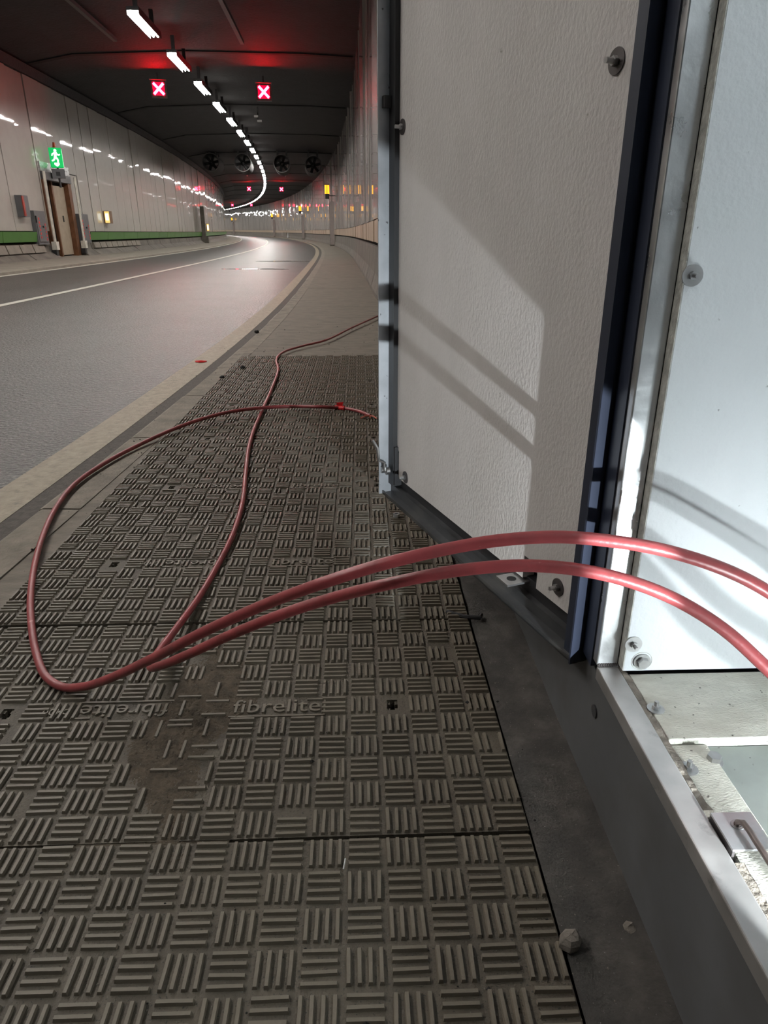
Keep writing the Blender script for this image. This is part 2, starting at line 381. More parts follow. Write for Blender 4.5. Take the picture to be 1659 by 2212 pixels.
for ci in range(NC):
    b0 = B0+ci*COVER_L
    ang = CA+math.radians([0, .25, -.2, .15, -.1, .2, 0, .1][ci])
    org = Vector(C(.6, b0+COVER_L/2)); org.z = [0, .0, .004, .001, 0, .002, 0, .001][ci]
    root = empty('access_cover', org, names[ci], 'access cover', 'ribbed access covers in a row along the walkway', rz=ang)
    hw, hl = .597, .3272
    holes = [(-.39, -.004), (.39, .006)]
    hx, hy = .011, .016
    mb = MB(); y0, y1 = -hy, hy
    for lo, hi in [((-hw, -hl), (hw, y0)), ((-hw, y1), (hw, hl)), ((-hw, y0), (-.39-hx, y1)), ((-.39+hx, y0), (.39-hx, y1)), ((.39+hx, y0), (hw, y1))]:
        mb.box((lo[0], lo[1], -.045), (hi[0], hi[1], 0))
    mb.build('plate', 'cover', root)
    indiv = []; rest = MB()
    ca, sa = math.cos(ang), math.sin(ang)
    for r in range(11):
        for c in range(20):
            if r == 5 and (c in (11, 12, 13, 6, 7, 8) or c in (3, 16)): continue
            cx = -.6+.06*(c+.5); cy = -.33+.06*(r+.5)
            vert = (r+c) % 2 == 0
            for k in range(4):
                d = (k-1.5)*.0146
                x, y = (cx+d, cy) if vert else (cx, cy+d)
                if ci > 0 and random.random() < .012: continue
                wp = (org.x+x*ca-y*sa, org.y+x*sa+y*ca, 0)
                if ci == 1 and ((wp[0]-DIRT.x)/.085)**2+((wp[1]-DIRT.y)/.25)**2 < 1 and random.random() < .65: continue
                dep, vis = inframe(wp)
                if ci < 3 and vis: indiv.append((dep, x, y, vert))
                else:
                    hl_, hw_, h_ = .0248, .0037, .0062
                    a, b = (hw_, hl_) if vert else (hl_, hw_)
                    rest.box((x-a, y-b, 0), (x+a, y+b, h_), None, .0013)
    indiv.sort()
    for q, (dep, x, y, vert) in enumerate(indiv):
        if q < 300:
            o = link('tread_bar', BV if vert else BH, root, loc=(x, y, -random.random()*.0016), rz=random.gauss(0, .012))
        else:
            a, b = (.0037, .0248) if vert else (.0248, .0037)
            rest.box((x-a, y-b, 0), (x+a, y+b, .0062-random.random()*.0015), None, .0013)
    if rest.v: tag(rest.build('tread_bars', 'tread', root), kind='stuff')
    # raised maker's lettering, once upright and once upside down
    link('lettering', txt, root, loc=(.155, .0, .0018)); link('underline', ULM, root, loc=(.155, .0, 0))
    link('lettering', txt, root, loc=(-.155, .0, .0018), rz=math.pi); link('underline', ULM, root, loc=(-.155, .0, 0), rz=math.pi)
    link('lettering_small', d4, root, loc=(-.288, .0, .0018), rz=math.pi)
    for hxc, hyc in holes:
        mb = MB(); mb.box((hxc-hx, -hy, -.03), (hxc-.005, -.006, -.004)); mb.box((hxc+.005, -hy, -.03), (hxc+hx, -.006, -.004))
        mb.box((hxc-hx, .006, -.03), (hxc-.005, hy, -.004)); mb.box((hxc+.005, .006, -.03), (hxc+hx, hy, -.004))
        mb.build('keyhole_corner', 'cover', root)

# drift of loose dirt on the second cover
def dirt_patch(name, cx, cy, lx, ly, h, nx, ny, label):
    mb = MB()
    for j in range(ny+1):
        for i in range(nx+1):
            u = i/nx*2-1; v = j/ny*2-1
            e = max(0, 1-(u*u+v*v)*(1.25+.45*math.sin(5*u+4*v)+.4*math.sin(9*v-3*u)*math.sin(11*u))-.25*random.random())
            z = h*e**.6*(.45+.75*random.random())-.0016
            mb.v.append((cx+u*lx+.02*math.sin(6*v), cy+v*ly, z))
    for j in range(ny):
        for i in range(nx):
            o = j*(nx+1)+i; mb.f.append((o, o+1, o+nx+2, o+nx+1))
    return tag(mb.build(name, 'dirt', None, True), label, 'dirt', kind='stuff')
dc = F(410, 1560); dirt_patch('dirt_drift', dc.x, dc.y, 0.12, .33, .0058, 80, 180, 'brown loose dirt drifted over the cover between the two letterings')
# grit scattered on covers and dust strip
mb = MB()
def pebble(mb, p, r):
    vs = []
    for dx, dy, dz in ((1, 0, 0), (-1, 0, 0), (0, 1, 0), (0, -1, 0), (0, 0, 1), (0, 0, -1)):
        k = r*(.7+.6*random.random()); vs.append((p[0]+dx*k, p[1]+dy*k, p[2]+dz*k*.7))
    mb.add(vs, [(0, 2, 4), (2, 1, 4), (1, 3, 4), (3, 0, 4), (2, 0, 5), (1, 2, 5), (3, 1, 5), (0, 3, 5)])
for i in range(9000):
    b = B0+(B1-B0)*random.random()**1.7; a = -.15+1.42*random.random()
    x, y, _ = C(a, b); r = .0006+.0011*random.random()**3
    pebble(mb, (x, y, r*.6), r)
for i in range(3500):
    x = -.40+.10*random.gauss(0, 1); y = .85+.75*random.random(); r = .0005+.0012*random.random()**4
    pebble(mb, (x, y, r*.6+.001), r)
tag(mb.build('grit', 'grit'), 'fine pale grit scattered over the ribbed covers', 'grit', kind='stuff')
mb = MB()
for i in range(700):
    b = B0+(B1+2-B0)*random.random(); a = -.2+1.45*random.random()
    x, y, _ = C(a, b); r = .0015+.004*random.random()**4
    pebble(mb, (x, y, r*.6+.001), r)
tag(mb.build('dark_crumbs', 'grit_dark'), 'black crumbs of debris strewn along the walkway', 'debris', kind='stuff')

# ------------------------------------------------------------------ ceiling
cp = [(-9.95, 5.20), (-9.6, 5.45), (-8.2, 5.72), (-5, 5.86), (-1.5, 5.86), (0.25, 5.80), (2.4, 5.78), (2.4, 6.5), (-9.95, 6.5)]
ceil = tag(sweep(MB(), cp, ALL).build('ceiling', 'ceil'), 'dark sooty tunnel ceiling', None, kind='structure')
for sj in [5.5, 15, 24.2, 33.4, 42.6, 51.8, 61, 70, 79, 88, 97, 110, 123]:
    sweep(MB(), [(-9.5, 5.44), (-8.2, 5.69), (-5, 5.83), (-1.5, 5.83), (0.0, 5.77), (0.0, 5.86), (-1.5, 5.9), (-5, 5.9), (-8.2, 5.8)], [sj, sj+.22]).build('ceiling_joint', 'joint', ceil)
# longitudinal conduits
for off, z, s0, s1, nm in [(-3.05, 5.74, 3, 22.4, 'conduit above the right lane signal'), (-6.45, 5.74, 3, 22.4, 'conduit above the left lane signal'), (-2.95, 5.74, 54, 72, None), (-6.45, 5.74, 54, 72, None)]:
    lab = {'conduit above the right lane signal': 'thin conduit on the ceiling running to the nearer right red cross', 'conduit above the left lane signal': 'thin conduit on the ceiling running to the nearer left red cross'}.get(nm) or ('thin ceiling conduit running to the farther right red cross' if off > -4 else 'thin ceiling conduit running to the farther left red cross')
    tag(sweep(MB(), [(off-.05, z), (off-.05, z-.09), (off+.05, z-.09), (off+.05, z)], srange(s0, s1)).build('conduit', 'dark'), lab, 'conduit', 'ceiling conduits')

# ------------------------------------------------------------------ left wall
PITCHP = 1.185
wl = empty('wall_left', (0, 0, 0), 'glossy off-white panelled wall on the far side of the road', kind='structure')
sweep(MB(), [(-10.4, -.1), (-10.4, 5.4), (-9.90, 5.4), (-9.90, -.1)], ALL).build('backing', 'pit', wl)
s = 22.9-PITCHP*24
far = MB(); i = 0
DOOR0, DOOR1 = 24.2, 26.65
def panel(mbx, s0, s1, zb, zt, o_b, o_t, j, thick=.05):
    # outward face at offset o; j = (tilt at start, tilt at end)
    a = [tp(s0, o_b+j[0], zb), tp(s1, o_b+j[1], zb), tp(s1, o_t+j[1]+j[2], zt), tp(s0, o_t+j[0]+j[2], zt)]
    b = [tp(s0, o_b-thick, zb), tp(s1, o_b-thick, zb), tp(s1, o_t-thick, zt), tp(s0, o_t-thick, zt)]
    mbx.add(a+b, [(0, 1, 2, 3), (7, 6, 5, 4), (0, 4, 5, 1), (1, 5, 6, 2), (2, 6, 7, 3), (3, 7, 4, 0)])
GP = .02
def lw(z): return -9.69
while s < SEND-1:
    e = s+PITCHP; j = (random.gauss(0, .0035), random.gauss(0, .0035), random.gauss(0, .02))
    zt = 5.17
    if e > DOOR0+.05 and s < DOOR1-.05:
        zb = 2.72
        # side remnants next to the door
        if s < DOOR0-.1: mb = MB(); panel(mb, s+GP, DOOR0, .9, 2.70, lw(.9), lw(2.7), j); mb.build('panel', 'panel', wl)
        if e > DOOR1+.1: mb = MB(); panel(mb, DOOR1, e-GP, .9, 2.70, lw(.9), lw(2.7), j); mb.build('panel', 'panel', wl)
    else: zb = .9
    if s < 112:
        mb = MB(); panel(mb, s+GP, e-GP, zb, zt, lw(zb), lw(zt), j); mb.build('panel', 'panel', wl)
    else: panel(far, s+GP, e-GP, zb, zt, lw(zb), lw(zt), j)
    s = e; i += 1
tag(far.build('far_panels', 'panel', wl), kind='stuff')
# green band panels
s = 22.95-2.37*12; far = MB()
cuts = [(22.9, 27.9)]
while s < SEND-3:
    e = s+2.37; a0, a1 = s+.012, e-.012
    for c0, c1 in cuts:
        if a0 < c1 and a1 > c0:
            if a0 < c0: a1 = c0
            elif a1 > c1: a0 = c1
            else: a0 = a1
    if a1-a0 > .1:
        if s < 112: mb = MB(); panel(mb, a0, a1, .60, .88, -9.62, -9.58, (0, 0, 0), .1); mb.build('green_panel', 'green', wl)
        else: panel(far, a0, a1, .60, .88, -9.62, -9.58, (0, 0, 0), .1)
    s = e
tag(far.build('far_green_panels', 'green', wl), kind='stuff')
# concrete foot blocks
s = 25.0-3.0*9
while s < 130:
    a0, a1 = s+.03, s+2.97
    spans = [(a0, a1)]
    for c0, c1 in [(24.1, 26.75)]:
        spans = [q for x0, x1 in spans for q in ((x0, min(x1, c0)), (max(x0, c1), x1)) if q[1]-q[0] > .1]
    for x0, x1 in spans:
        sweep(MB(), [(-9.78, -.1), (-9.78, .55), (-9.70, .55), (-9.64, .30), (-9.38, .11), (-9.38, -.1)], [x0, (x0+x1)/2, x1]).build('foot_block', 'conc', wl)
    s += 3.0
sweep(MB(), [(-9.78, -.1), (-9.78, .55), (-9.70, .55), (-9.64, .30), (-9.38, .11), (-9.38, -.1)], srange(130, SEND)).build('foot_run', 'conc', wl)
# row of small recessed stones in the foot by the door
for k in range(9):
    s0 = 28.2+k*.78
    sweep(MB(), [(-9.69, .33), (-9.67, .53), (-9.63, .53), (-9.58, .33)], [s0, s0+.7]).build('foot_stone', 'conc2', wl)
for k in range(5):
    s0 = 18.9+k*.9
    sweep(MB(), [(-9.69, .30), (-9.67, .53), (-9.63, .53), (-9.56, .30)], [s0, s0+.84]).build('foot_stone', 'conc2', wl)
tag(sweep(MB(), [(-9.78, 5.18), (-9.62, 5.18), (-9.50, 5.40), (-9.78, 5.45)], srange(-20, SEND)).build('trim_8', 'ceil'), 'dark cove strip above the left wall panels', None, kind='structure')

# ------------------------------------------------------------------ right wall
wr = empty('wall_right', (0, 0, 0), 'glossy panelled wall on the near side, glowing red and amber', kind='structure')
def rback(a, b): sweep(MB(), [(0.12, -.1), (0.12, 5.9), (0.5, 5.9), (0.5, -.1)], srange(a, b), offf=wall_bump).build('backing', 'pit', wr)
rback(2.15, SEND); rback(-25, -1.5)
def rpanel(mbx, s0, s1, zb, zt, o, j, thick=.04):
    w0, w1 = wall_bump(s0), wall_bump(s1)
    a = [tp(s0, o+w0+j[0], zb), tp(s1, o+w1+j[1], zb), tp(s1, o+w1+j[1]+j[2], zt), tp(s0, o+w0+j[0]+j[2], zt)]
    b = [tp(s0, o+w0+thick, zb), tp(s1, o+w1+thick, zb), tp(s1, o+w1+thick, zt), tp(s0, o+w0+thick, zt)]
    mbx.add(a+b, [(3, 2, 1, 0), (4, 5, 6, 7), (1, 5, 4, 0), (2, 6, 5, 1), (3, 7, 6, 2), (0, 4, 7, 3)])
s = 2.2; far = MB(); farc = MB(); k = 0
while s < SEND-1:
    e = s+PITCHP; j = (random.gauss(0, .012), random.gauss(0, .012), random.gauss(0, .016))
    if s < 125:
        mb = MB(); rpanel(mb, s+.01, e-.01, 1.12, 5.76, .085, j); mb.build('panel', 'panel_right', wr)
        j2 = (random.uniform(-.012, .012),)*2+(0,)
        mb = MB(); rpanel(mb, s+.012, e-.012, .76, 1.10, .06, j2); mb.build('lower_panel', 'clad', wr)
    else:
        rpanel(far, s+.01, e-.01, 1.12, 5.76, .085, j); rpanel(farc, s+.012, e-.012, .72, 1.10, .06, (0, 0, 0))
    s = e
tag(far.build('far_panels', 'panel_right', wr), kind='stuff'); tag(farc.build('far_lower_panels', 'clad', wr), kind='stuff')
s = 2.2
while s < 130:
    e = s+2.4
    sweep(MB(), [(-.03, -.1), (-.03, .10), (.03, .30), (.05, .70), (.12, .70), (.12, -.1)], [s+.02, s+.8, s+1.6, e-.02], offf=wall_bump).build('barrier_block', 'conc', wr)
    s = e
sweep(MB(), [(-.03, -.1), (-.03, .10), (.03, .30), (.05, .70), (.12, .70), (.12, -.1)], srange(130, SEND)).build('barrier_run', 'conc', wr)
# niche behind the cabinet
mb = MB(); mb.box((1.42, -1.7, -.1), (1.6, 2.35, 6.1)); mb.box((.42, 2.12, -.1), (1.42, 2.3, 6.1)); mb.box((.42, -1.7, -.1), (1.42, -1.55, 6.1))
tag(mb.build('wall_niche', 'conc'), 'concrete niche behind the cabinet', None, kind='structure')

# ------------------------------------------------------------------ ceiling tube lights
def lamp_meshes():
    a = MB().box((-.13, -1.08, .065), (.13, 1.08, .14)); a.box((-.14, -1.08, -.025), (-.13, 1.08, .14)); a.box((.13, -1.08, -.025), (.14, 1.08, .14)); a.box((-.05, -.8, .14), (.05, -.74, .54)); a.box((-.05, .74, .14), (.05, .8, .54))
    hm = a.mesh('housing', M['dark'])
    b = MB().cyl((-.055, -1.05, .035), (-.055, 1.05, .035), .027, n=10).mesh('tube', M['tube'])
    c = MB().cyl((.055, -1.05, .035), (.055, 1.05, .035), .027, n=10).mesh('tube', M['tube'])
    return hm, b, c
HM, T1, T2 = lamp_meshes()
ordn = ['nearest', 'second', 'third', 'fourth', 'fifth', 'sixth', 'seventh', 'eighth', 'ninth', 'tenth', 'eleventh', 'twelfth', 'thirteenth', 'fourteenth', 'fifteenth', 'sixteenth']
s = 19.05-3.77*5; idx = 0
while s < 262:
    p = tp(s, -4.86, 5.25)
    a = th(s)
    if s < 17: lab = 'twin tube ceiling light overhead, above the top edge of the photo'
    elif idx < 16: lab = ('bright twin tube ceiling light nearest the top edge of the photo' if idx == 0 else 'bright twin tube ceiling light, %s in the row from the top edge' % ordn[idx]); idx += 1
    else: lab = 'bright twin tube light in the far merging run of the ceiling row'
    r = empty('tube_light', p, lab, 'ceiling light', 'row of tube lights down the middle of the ceiling' if s > 17 else 'tube lights overhead out of the photo', rz=a)
    link('housing', HM, r); link('tube', T1, r); link('tube', T2, r)
    s += 3.77

# ------------------------------------------------------------------ lane signals
def xbars():
    mb = MB()
    for sg in (1, -1):
        T = lambda x, y, z, sg=sg: ((x-sg*y)*.7071, -.115+z, (sg*x+y)*.7071)
        mb.box((-.24, -.042, 0), (.24, .042, .012+.002*sg), T)
    return mb.mesh('red_cross', M['x'])
XB = xbars()
XH = MB().box((-.26, -.1, -.26), (.26, .1, .26)).mesh('housing', M['dark'])
XP = MB().box((-.2, -.106, -.2), (.2, -.1, .2)).mesh('led_panel', M['xpanel'])  # added glowing square in place of the halo round the cross
XV = MB().box((-.28, -.22, .26), (.28, .1, .275)).box((-.03, -.03, .275), (.03, .03, .50)).mesh('bracket', M['dark'])
def signal(p, lab, power):
    r = empty('lane_signal', p, lab, 'traffic signal', 'red cross lane signals under the ceiling', rz=math.atan2(-p.x, p.y)*.9)
    for n, m in (('housing', XH), ('led_panel', XP), ('red_cross', XB), ('bracket', XV)): link(n, m, r)
SIG = [(343, 193, 24.0, 'left one of the two nearest red cross lane signals'), (570, 200, 24.0, 'right one of the two nearest red cross lane signals'),
       (538, 408, 78, 'left red cross lane signal of the middle pair beyond the fans'), (608, 409, 78, 'right red cross lane signal of the middle pair beyond the fans'),
       (502, 443, 135, 'left red cross lane signal of the farthest pair, near the left wall'), (543, 443, 135, 'right red cross lane signal of the farthest pair, under the light row')]
for px, py, dep, lab in SIG: signal(P(px, py, dep), lab, 55)

# ------------------------------------------------------------------ jet fans
def fan(p, yaw, lab):
    r = empty('jet_fan', p, lab, 'fan', 'bank of four jet fans under the ceiling', rz=yaw)
    R = .56
    MB().lathe((0, 0, 0), (0, 1, 0), [(.02, R*.94), (0, R), (3.2, R), (3.2, R*.9), (.3, R*.9), (.02, R*.94)], 28).build('casing', 'fan', r, True)
    MB().lathe((0, 0, 0), (0, 1, 0), [(.0, R*.93), (-.04, R*.97), (-.04, R*1.03), (.05, R*1.03), (.05, R)], 28).build('rim', 'fanrim', r, True)
    MB().lathe((0, .3, 0), (0, 1, 0), [(0, .02), (.06, .12), (.15, .17), (.9, .17)], 16).build('hub', 'fan', r, True)
    for k in range(6):
        a = k*math.pi/3+.2; mb = MB()
        T = lambda x, y, z, a=a: (x*math.cos(a)-z*math.sin(a), .5+y+z*.35, x*math.sin(a)+z*math.cos(a))
        mb.box((.15, -.012, -.09), (R*.87, .012, .09), T); mb.build('blade', 'fan', r)
    mb = MB(); mb.box((-.35, .5, R*.9), (-.27, .62, 1.0)); mb.box((.27, .5, R*.9), (.35, .62, 1.0)); mb.box((-.35, 2.6, R*.9), (-.27, 2.72, 1.0)); mb.box((.27, 2.6, R*.9), (.35, 2.72, 1.0))
    mb.build('hanger', 'dark', r)
for px, py, lab in [(455, 350, 'leftmost of the four jet fans, next to the left wall'), (524, 351, 'second jet fan from the left, left of the light row'), (609, 353, 'third jet fan from the left, just right of the light row'), (677, 356, 'rightmost of the four jet fans, next to the right wall')]:
    fan(P(px, py, 47), th(46), lab)
r = empty('ceiling_sensor', P(557, 260, 30), 'small pale pair of boxes on the ceiling behind the right red cross', 'sensor')
MB().box((-.16, 0, .12), (.02, .1, .2)).build('sensor_box', 'pale', r); MB().box((-.03, 0, -.06), (.16, .1, .02)).build('sensor_box', 'pale', r)
MB().box((-.02, .02, .1), (.03, .08, .52)).box((-.02, .02, -.03), (.03, .08, .3)).build('mount', 'dark', r)

# ------------------------------------------------------------------ amber signs on pillars along the right wall
def station(s, lab_p, lab_b):
    p = tp(s, -.16, .045); a = th(s)
    r = empty('wall_pillar', p, lab_p, 'pillar', 'pillars along the right wall', rz=a)
    MB().box((-.14, -.16, 0), (.16, .16, 2.95)).build('post', 'pillar', r)
    MB().box((-.16, -.05, .05), (-.14, .05, 2.85)).build('channel', 'dark', r)
    MB().box((-.17, -.19, 0), (.2, .19, .09)).build('base', 'conc', r)
    b = empty('amber_sign', p+Vector((0, 0, 3.0)), lab_b, 'light', 'amber lit signs along the right wall', rz=a)
    MB().box((-.44, -.1, .45), (-.12, .1, 1.02)).build('lit_face', 'yellow', b)
    MB().box((-.46, -.11, 1.02), (-.1, .11, 1.07)).build('cap', 'dark', b)
    MB().box((-.30, -.105, .42), (-.27, .105, 1.03)).build('divider', 'dark', b)
    MB().box((-.42, -.11, .12), (-.14, .11, .45)).build('holder', 'dark', b)
    MB().box((-.2, -.05, .3), (.3, .05, .36)).build('arm', 'dark', b)
station(51, 'pale pillar on the right wall nearest the camera', 'largest amber lit sign beside the nearest pillar')
station(93, 'second pillar along the right wall', 'second amber sign along the right wall')
station(136, 'third pillar along the right wall, below a small amber sign', 'third amber sign along the right wall, below the red glow')
station(190, 'farthest small pillar at the end of the bend', 'farthest tiny amber sign at the end of the bend')
def cone(p, lab):
    r = empty('marker_cone', p, lab, 'cone')
    MB().lathe((0, 0, 0), (0, 0, 1), [(.05, .18), (.1, .17), (.75, .04), (.78, 0.001)], 14).build('body', 'pale', r, True)
    MB().box((-.24, -.24, 0), (.24, .24, .05)).build('base', 'greybox', r)
q = F(618, 513, 0.0); cone(tp(112, -.55, .047), 'small pale marker standing by the right wall on the bend')
cone(tp(150, -8.3, .1), 'small pale marker at the end of the left footway')

# ------------------------------------------------------------------ emergency exit in the left wall
ex_s = (DOOR0+DOOR1)/2; ea = th(ex_s)
eo = tp(ex_s, -9.68, .10)
ex = empty('door_1', eo, 'rusty framed emergency exit with a cream door leaf standing ajar', kind='structure', rz=ea)
WD = (DOOR1-DOOR0)*K; hw = WD/2
# local: x away from the road is negative, y along the tunnel
def fr(lo, hi, nm, m): return MB().box(lo, hi).build(nm, m, ex)
fr((-.20, -hw, 0), (.05, -hw+.26, 2.6), 'frame_post', 'rust'); fr((-.20, hw-.3, 0), (.05, hw, 2.6), 'frame_post', 'rust')
fr((-.20, -hw, 2.42), (.08, hw, 2.66), 'frame_head', 'greybox')
fr((-.21, -hw, 0), (-.2, hw, 2.5), 'recess_back', 'pit')
lf = MB().box((-.16, -.12, .06), (-.11, hw-.32, 2.3)).build('door_leaf', 'cream', ex)
MB().box((-.11, .42, 1.15), (-.08, .47, 1.35)).build('lock', 'black', lf)
fr((-.18, -.26, 0), (-.08, -.14, 2.42), 'inner_post', 'rust')
fr((-.06, -hw-.02, 2.66), (.04, hw+.05, 2.95), 'canopy', 'galv')
# fire cabinets beside the exit
def firebox(s, z0, w, h, lab):
    p = tp(s, -9.62, z0); r = empty('fire_cabinet', p, lab, 'cabinet', 'grey fire cabinets beside the exit', rz=th(s))
    MB().box((-.2, -w/2, 0), (.05, w/2, h)).build('body', 'greybox', r)
    d = MB().box((.05, -w/2+.06, .08), (.075, w/2-.1, h-.2)).build('door', 'greybox', r)
    for k in range(6): MB().box((.075, -w/2+.18, .18+k*.11), (.08, -w/2+.27, .25+k*.11)).build('red_letter', 'redmark', d)
    if w > .8:
        for k in range(5): MB().box((.075, w/2-.22, .12+k*.11), (.08, w/2-.15, .19+k*.11)).build('red_letter', 'redmark', d)
    MB().box((.075, .02, .5), (.11, .07, .56)).build('handle', 'black', d); MB().box((.05, -w/2+.02, h-.35), (.09, -w/2+.06, h-.15)).build('hinge', 'black', r)
firebox(23.3, .52, .85, 1.0, 'grey fire cabinet left of the emergency exit')
firebox(27.33, .52, 1.0, 1.0, 'grey fire cabinet right of the emergency exit')
def pipe(s, lab):
    r = empty('conduit_pipe', tp(s, -9.5, .5), lab, 'pipe', 'white conduits beside the exit', rz=th(s))
    p0 = tp(s, -9.5, .5); q = tp(s, -9.5, 2.6)-p0; q = Matrix.Rotation(-th(s), 3, 'Z') @ q
    for dy in (-.05, .05): MB().cyl((0, dy, .05), (q.x, dy, q.z), .028, n=8).build('pipe', 'whitepipe', r)
    MB().box((-.09, -.12, -.16), (.07, .12, .1)).build('junction_box', 'whitepipe', r)
    MB().box((-.12, -.1, -.35), (.03, .1, -.16)).build('socket', 'black', r)
pipe(24.0, 'twin white conduits left of the exit frame'); pipe(26.75, 'white conduits right of the exit frame')
# illuminated running-man sign
sgp = P(121, 341, 22.9)
sg = empty('exit_sign', sgp, 'lit green running person exit sign with an orange beacon over the door', 'sign', rz=ea+.35)
MB().box((-.20, -.06, -.30), (.20, .06, .30)).build('lit_body', 'signgreen', sg, bevel=.03)
def fig():
    mb = MB(); T = lambda x, y, z: (x, -.066+z, y)
    mb.prism([(.0+.045*math.cos(t), .215+.045*math.sin(t)) for t in [i*math.pi/5 for i in range(10)]], 0, .006, T)
    for a, b, w in [((0, .17), (-.02, .02), .05), ((0, .15), (.09, .07), .025), ((.09, .07), (.13, .11), .02), ((-.0, .15), (-.1, .11), .025), ((-.1, .11), (-.12, .05), .02), ((-.02, .03), (.05, -.06), .032), ((.05, -.06), (.04, -.14), .028), ((-.02, .03), (-.07, -.07), .032), ((-.07, -.07), (-.14, -.1), .026)]:
        d = Vector((b[0]-a[0], b[1]-a[1])).normalized(); n = Vector((-d.y, d.x))*w
        mb.prism([(a[0]-n.x, a[1]-n.y), (b[0]-n.x*.8, b[1]-n.y*.8), (b[0]+n.x*.8, b[1]+n.y*.8), (a[0]+n.x, a[1]+n.y)], 0, .006, T)
    return mb
fig().build('running_figure', 'signwhite', sg)
MB().prism([(-.08, -.15), (.08, -.15), (.08, -.21), (0, -.27), (-.08, -.21)], 0, .006, lambda x, y, z: (x, -.066+z, y)).build('down_arrow', 'signwhite', sg)
MB().box((.202, -.035, -.26), (.206, .035, .26)).build('white_edge', 'signwhite', sg)
MB().cyl((0, 0, .30), (0, 0, .46), .06, .035, 12).build('beacon', 'orange', sg, True)
b = MB().box((-.2, -.09, -.62), (.2, .09, -.34)).build('speaker_box', 'greybox', sg)
MB().box((-.08, -.095, -.55), (.05, -.09, -.42)).build('speaker_hole', 'black', b)
MB().cyl((0, 0, -.9), (0, 0, -.3), .035, n=8).build('stem', 'dark', sg)
# call boxes on the wall
def callbox(s, z, w, h, lab, lit, face):
    p = tp(s, lw(z), z); r = empty('call_box', p, lab, 'call box', 'boxes on the left wall', rz=th(s))
    MB().box((-.04, -w/2, -h/2), (.22, w/2, h/2)).build('body', 'brown' if lit else 'greybox', r)
    if lit:
        MB().box((.06, -w/2-.02, -h/2+.02), (.24, -w/2, h/2-.02)).build('lit_face', 'phoney', r)
        f = MB().box((.09, -w/2-.026, -h/2+.12), (.21, -w/2-.02, h/2-.1)).build('white_symbol', 'phone', r)
    else: MB().box((.20, -w/2-.012, -h/2+.02), (.23, -w/2+.1, h/2-.02)).build('side_face', 'redbox', r)
callbox(22.2, 1.56, .42, .6, 'dark call box with a red side on the far left of the wall', False, None)
callbox(30.35, 1.42, .5, .48, 'lit white and amber phone sign box right of the exit', True, None)
callbox(61.8, 1.22, .5, .6, 'smaller lit phone sign box beyond the dark post', True, None)
r = empty('wall_post', tp(57.2, -9.4, .1), 'dark square post on the left footway beyond the green band', 'post', rz=th(57))
MB().box((-.2, -.25, 0), (.1, .25, 2.7)).build('post', 'conc', r); MB().box((-.25, -.4, 0), (.3, .3, .5)).build('base', 'conc', r)

# ------------------------------------------------------------------ the cabinet
c0 = Vector((.344, .933, 0))
cab = empty('equipment_cabinet', c0, 'grey steel equipment cabinet standing open, white insulation inside', 'cabinet', rz=CA)
def CB(lo, hi, nm, m, par=None, bevel=0.0):
    o = MB().box(lo, hi).build(nm, m, par or cab, bevel=bevel); return o
U0 = -1.15; TOP = 2.15
CB((.008, -1.6, -.02), (.98, .62, .232), 'plinth', 'plinth', bevel=.004)
CB((0, U0, .226), (.034, 0.0, .25), 'sill', 'sill', bevel=.002)
CB((0, 0, .25), (.034, .02, TOP), 'jamb', 'galv', bevel=.002)
CB((0, U0-.02, .25), (.034, U0, TOP), 'jamb', 'galv', bevel=.002)
CB((0, U0, TOP-.03), (.034, 0, TOP), 'head', 'galv', bevel=.002)
CB((-.002, .02, .236), (.02, .60, TOP+.05), 'front_skin', 'navy'); CB((0, -1.6, .236), (.02, U0-.02, TOP+.05), 'front_skin', 'skin')
CB((.02, .585, .236), (.97, .60, TOP+.05), 'side_skin', 'skin'); CB((.02, -1.6, .236), (.97, -1.585, TOP+.05), 'side_skin', 'skin')
CB((.955, -1.585, .236), (.97, .585, TOP+.05), 'back_skin', 'skin'); CB((0, -1.6, TOP+.05), (.97, .6, TOP+.07), 'roof', 'skin')
wall_in = CB((.036, -.02, .2535), (.93, .0, TOP), 'side_lining', 'inner')
CB((.0345, -.0195, .2535), (.0362, .0005, TOP), 'cut_edge', 'edge', wall_in)
CB((.93, U0, .236), (.95, 0, TOP), 'back_lining', 'inner'); CB((.036, U0, .236), (.93, U0+.02, TOP), 'side_lining', 'inner'); CB((.036, U0, TOP), (.93, 0, TOP+.02), 'roof_lining', 'inner')
# weld bead at the corner of jamb and sill
mb = MB()
for k in range(9): mb.cyl((.002+k*.0037, -.0035, .2502), (.0045+k*.0037, .001, .2535), .0026, .002, 6)
mb.build('weld_bead', 'dwasher', cab)
# floor boards
led = CB((.046, -.172, .232), (.93, -.0205, .2475), 'floor_board', 'ledge', bevel=.0015)
CB((.046, -.64, .226), (.100, -.1735, .2385), 'floor_strip', 'ledge', bevel=.0015)
CB((.1005, U0+.02, .222), (.93, -.1735, .2335), 'metal_floor', 'mfloor')
mb = MB()
for u0, u1 in ((-.30, .0), (-.80, -.375)):
    n = int((u1-u0)/.012); pts = []
    for k in range(n+1):
        u = u0+(u1-u0)*k/n; pts.append((u, .0445+random.uniform(-.0018, .0022), .2485+random.uniform(-.0015, .0012)))
    o = len(mb.v)
    for u, wv, z in pts: mb.v += [(.0342, u, .228), (.0342, u, z), (wv, u, z-.0005), (wv+.001, u, .228)]
    for k in range(n):
        for q in range(4): mb.f.append((o+4*k+q, o+4*k+(q+1) % 4, o+4*k+4+(q+1) % 4, o+4*k+4+q))
    mb.f += [(o, o+1, o+2, o+3), (o+4*n+3, o+4*n+2, o+4*n+1, o+4*n)]
mb.build('foam_seal', 'foam', cab)
